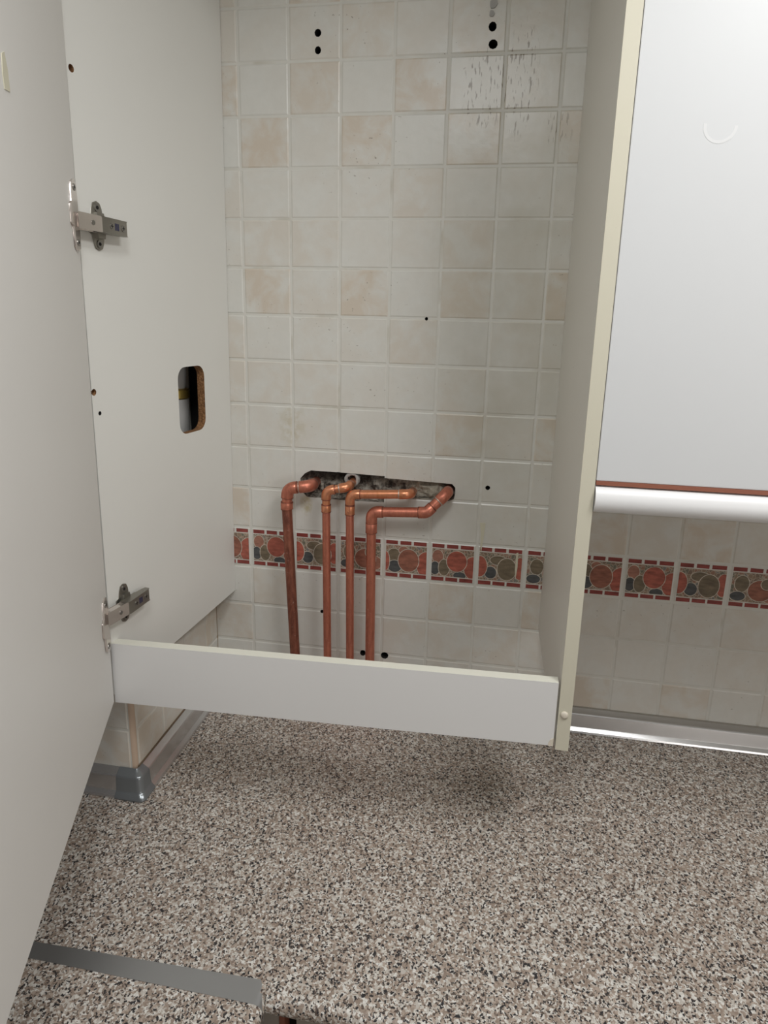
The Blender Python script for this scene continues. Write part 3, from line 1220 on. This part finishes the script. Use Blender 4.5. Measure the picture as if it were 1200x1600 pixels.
def tube(bm, path, r, n=20, cap=True, radii=None):
    rings = []
    up = None
    for i, p in enumerate(path):
        if i == 0:
            t = path[1] - p
        elif i == len(path) - 1:
            t = p - path[i - 1]
        else:
            t = (path[i + 1] - p).normalized() + (p - path[i - 1]).normalized()
        t.normalize()
        if up is None:
            up = t.orthogonal().normalized()
        up = (up - t * up.dot(t)).normalized()
        s = t.cross(up)
        rr = radii[i] if radii else r
        rings.append([bm.verts.new(p + (up * math.cos(a) + s * math.sin(a)) * rr) for a in [2 * math.pi * k / n for k in range(n)]])
    for a, b in zip(rings, rings[1:]):
        for k in range(n):
            bm.faces.new((a[k], a[(k + 1) % n], b[(k + 1) % n], b[k]))
    if cap:
        bm.faces.new(rings[0][::-1])
        bm.faces.new(rings[-1])


def copper(pts, r, bend, label, m_run, m_fit, sock=.012, rh=None):
    base = Vector(pts[-1])
    root = empty('copper_pipe', base, 0, label, 'pipe', 'copper pipes coming out of the wall')
    lp = [Vector(p) - base for p in pts]
    path, arcs = fillet(lp, bend)
    # straight runs
    ends = [lp[0]] + [q for arc, d1, d2 in arcs for q in (arc[0], arc[-1])] + [lp[-1]]
    for i in range(0, len(ends), 2):
        a, b = ends[i], ends[i + 1]
        if (b - a).length < .004:
            continue
        bm = bmesh.new()
        k = max(2, int((b - a).length / .03))
        last = i == len(ends) - 2
        tube(bm, [a.lerp(b, j / k) for j in range(k + 1)], r if last else (rh or r))
        o = mk('pipe_run', bm, m_run if i == len(ends) - 2 else m_fit, root)
        autosmooth(o, 50)
    for ai, (arc, d1, d2) in enumerate(arcs):
        s1 = min(sock, (arc[0] - ends[2 * ai]).length * .6)
        s2 = min(sock, (arc[-1] - ends[2 * ai + 3]).length * .6)
        R = r * 1.20
        p = [arc[0] + d1 * s1, arc[0] + d1 * (s1 - .0008)] + arc + [arc[-1] + d2 * (s2 - .0008), arc[-1] + d2 * s2]
        rad = [R * .96, R] + [R * 1.0] * len(arc) + [R, R * .96]
        bm = bmesh.new()
        tube(bm, p, R, 22, radii=rad)
        o = mk('elbow_fitting', bm, m_fit, root)
        autosmooth(o, 50)
        for q, dd, s in ((arc[0], d1, s1), (arc[-1], d2, s2)):
            if s < .003:
                continue
            bm = bmesh.new()
            tube(bm, [q + dd * (s + e) for e in (-.0004, .0004, .0014, .0020)], R, 22, radii=[R * 1.0, R * 1.025, R * .99, r * .995])
            sr = mk('solder_ring', bm, M_solder if ai == 0 else M_cu_dull, root)
            autosmooth(sr, 50)
    return root


YP_ = -.046
copper([(.1430, .028, 1.4120), (.1500, YP_ + .004, 1.4195), (.1015, YP_, 1.4125), (.0990, YP_, 1.375), (.1185, YP_, WT)], .0108, .017,
       'leftmost copper pipe, thick, dull brown and leaning, with an elbow at its top', M_cu_dull, M_cu, .006)
copper([(.2300, .028, 1.4210), (.2285, YP_ + .008, 1.4215), (.1845, YP_, 1.4125), (.1845, YP_, 1.375), (.1885, YP_, WT)], .0085, .013,
       'thin second copper pipe from the left, its short top branch leaving through white plaster', M_cu, M_cu_bright, .007)
copper([(.3570, .028, 1.4040), (.3600, YP_ + .002, 1.4165), (.2355, YP_, 1.4085), (.2350, YP_, 1.375), (.2395, YP_, WT)], .0085, .013,
       'thin third copper pipe from the left, with a long straight top branch', M_cu, M_cu_bright, .009, rh=.0093)
copper([(.4340, .028, 1.4140), (.4325, YP_ + .012, 1.4200), (.3950, YP_ - .002, 1.3815), (.2810, YP_, 1.3740), (.2810, YP_, 1.340), (.2835, YP_, WT)], .0100, .014,
       'rightmost copper pipe, thick, its low horizontal branch bending up to the right', M_cu, M_cu, .010, rh=.0105)

# plaster ring round the second outlet
bm = bmesh.new()
for k in range(3):
    pth = [Vector((.2275 + .0128 * math.cos(a), .012 - .004 * k, 1.4270 + .0125 * math.sin(a))) for a in [2 * math.pi * i / 18 for i in range(19)]]
    tube(bm, pth, .0035 + .001 * random.random(), 7, cap=False)
for v in bm.verts:
    v.co += Vector((noise.noise(v.co * 300), noise.noise(v.co * 310 + Vector((5, 0, 0))), noise.noise(v.co * 290))) * .0022
o = mk('plaster_collar', bm, M_plaster, wall_back, smooth=True)

# ------------------------------------------------------------------ behind the cut-out of the left panel
vp = empty('vent_pipe', (-.1425, -.043, 1.205), 0, 'white pipe end with a brass ring, seen through the cut-out of the left panel', 'pipe')
bm = bmesh.new()
tube(bm, [Vector((0, 0, z)) for z in (0.0, .1, .2, .30, .385)], .028, 28)
o = mk('pipe_body', bm, M_pvc, vp)
autosmooth(o, 50)
bm = bmesh.new()
tube(bm, [Vector((0, 0, z)) for z in (.385, .388, .404, .407)], .034, 28, radii=[.024, .031, .031, .024])
o = mk('brass_ring', bm, M_brass, vp)
autosmooth(o, 50)
bm = bmesh.new()
tube(bm, [Vector((0, 0, z)) for z in (.404, .44, .47, .475)], .03, 28, radii=[.022, .026, .025, .01])
o = mk('pipe_cap', bm, M_pvc, vp)
autosmooth(o, 50)

# ------------------------------------------------------------------ base cabinets below
bc = empty('base_cabinet', (1.17, -.33, 0), 0, 'base cabinet under the worktop with beige fronts and red brown edges', 'cabinet')
BO = Vector((1.17, -.33, 0))


def bbox(name, x0, x1, y0, y1, z0, z1, mat, off, par):
    bm = bmesh.new()
    box(bm, x0, x1, y0, y1, z0, z1)
    bmesh.ops.translate(bm, verts=bm.verts, vec=-off)
    return mk(name, bm, mat, par)


M_beige = mat_melamine('beige_front', (0.42, 0.38, 0.33), 0.5)
bbox('carcass', .27, 2.05, -.62, -.02, .0, WT - TH - .001, M_black, BO, bc)
bbox('corner_post', .241, .2755, -.640, -.6205, .05, WT - TH - .001, M_beige, BO, bc)
bbox('edge_strip', .2757, .2835, -.641, -.6205, .05, WT - TH - .001, M_redwood, BO, bc)
bbox('cabinet_door', .300, 1.00, -.640, -.6205, .05, WT - TH - .030, M_beige, BO, bc)
bbox('cabinet_door', 1.004, 2.05, -.640, -.6205, .05, WT - TH - .030, M_beige, BO, bc)
b2 = empty('base_cabinet', (-.4, -1.5, 0), 0, 'base cabinet carrying the worktop leg in the bottom left corner', 'cabinet')
BO2 = Vector((-.4, -1.5, 0))
bbox('carcass', -1.15, .22, -2.35, -.69, 0, WT - TH - .001, M_beige, BO2, b2)
bbox('cabinet_door', .2205, .2395, -2.35, -.70, .05, WT - TH - .01, M_beige, BO2, b2)
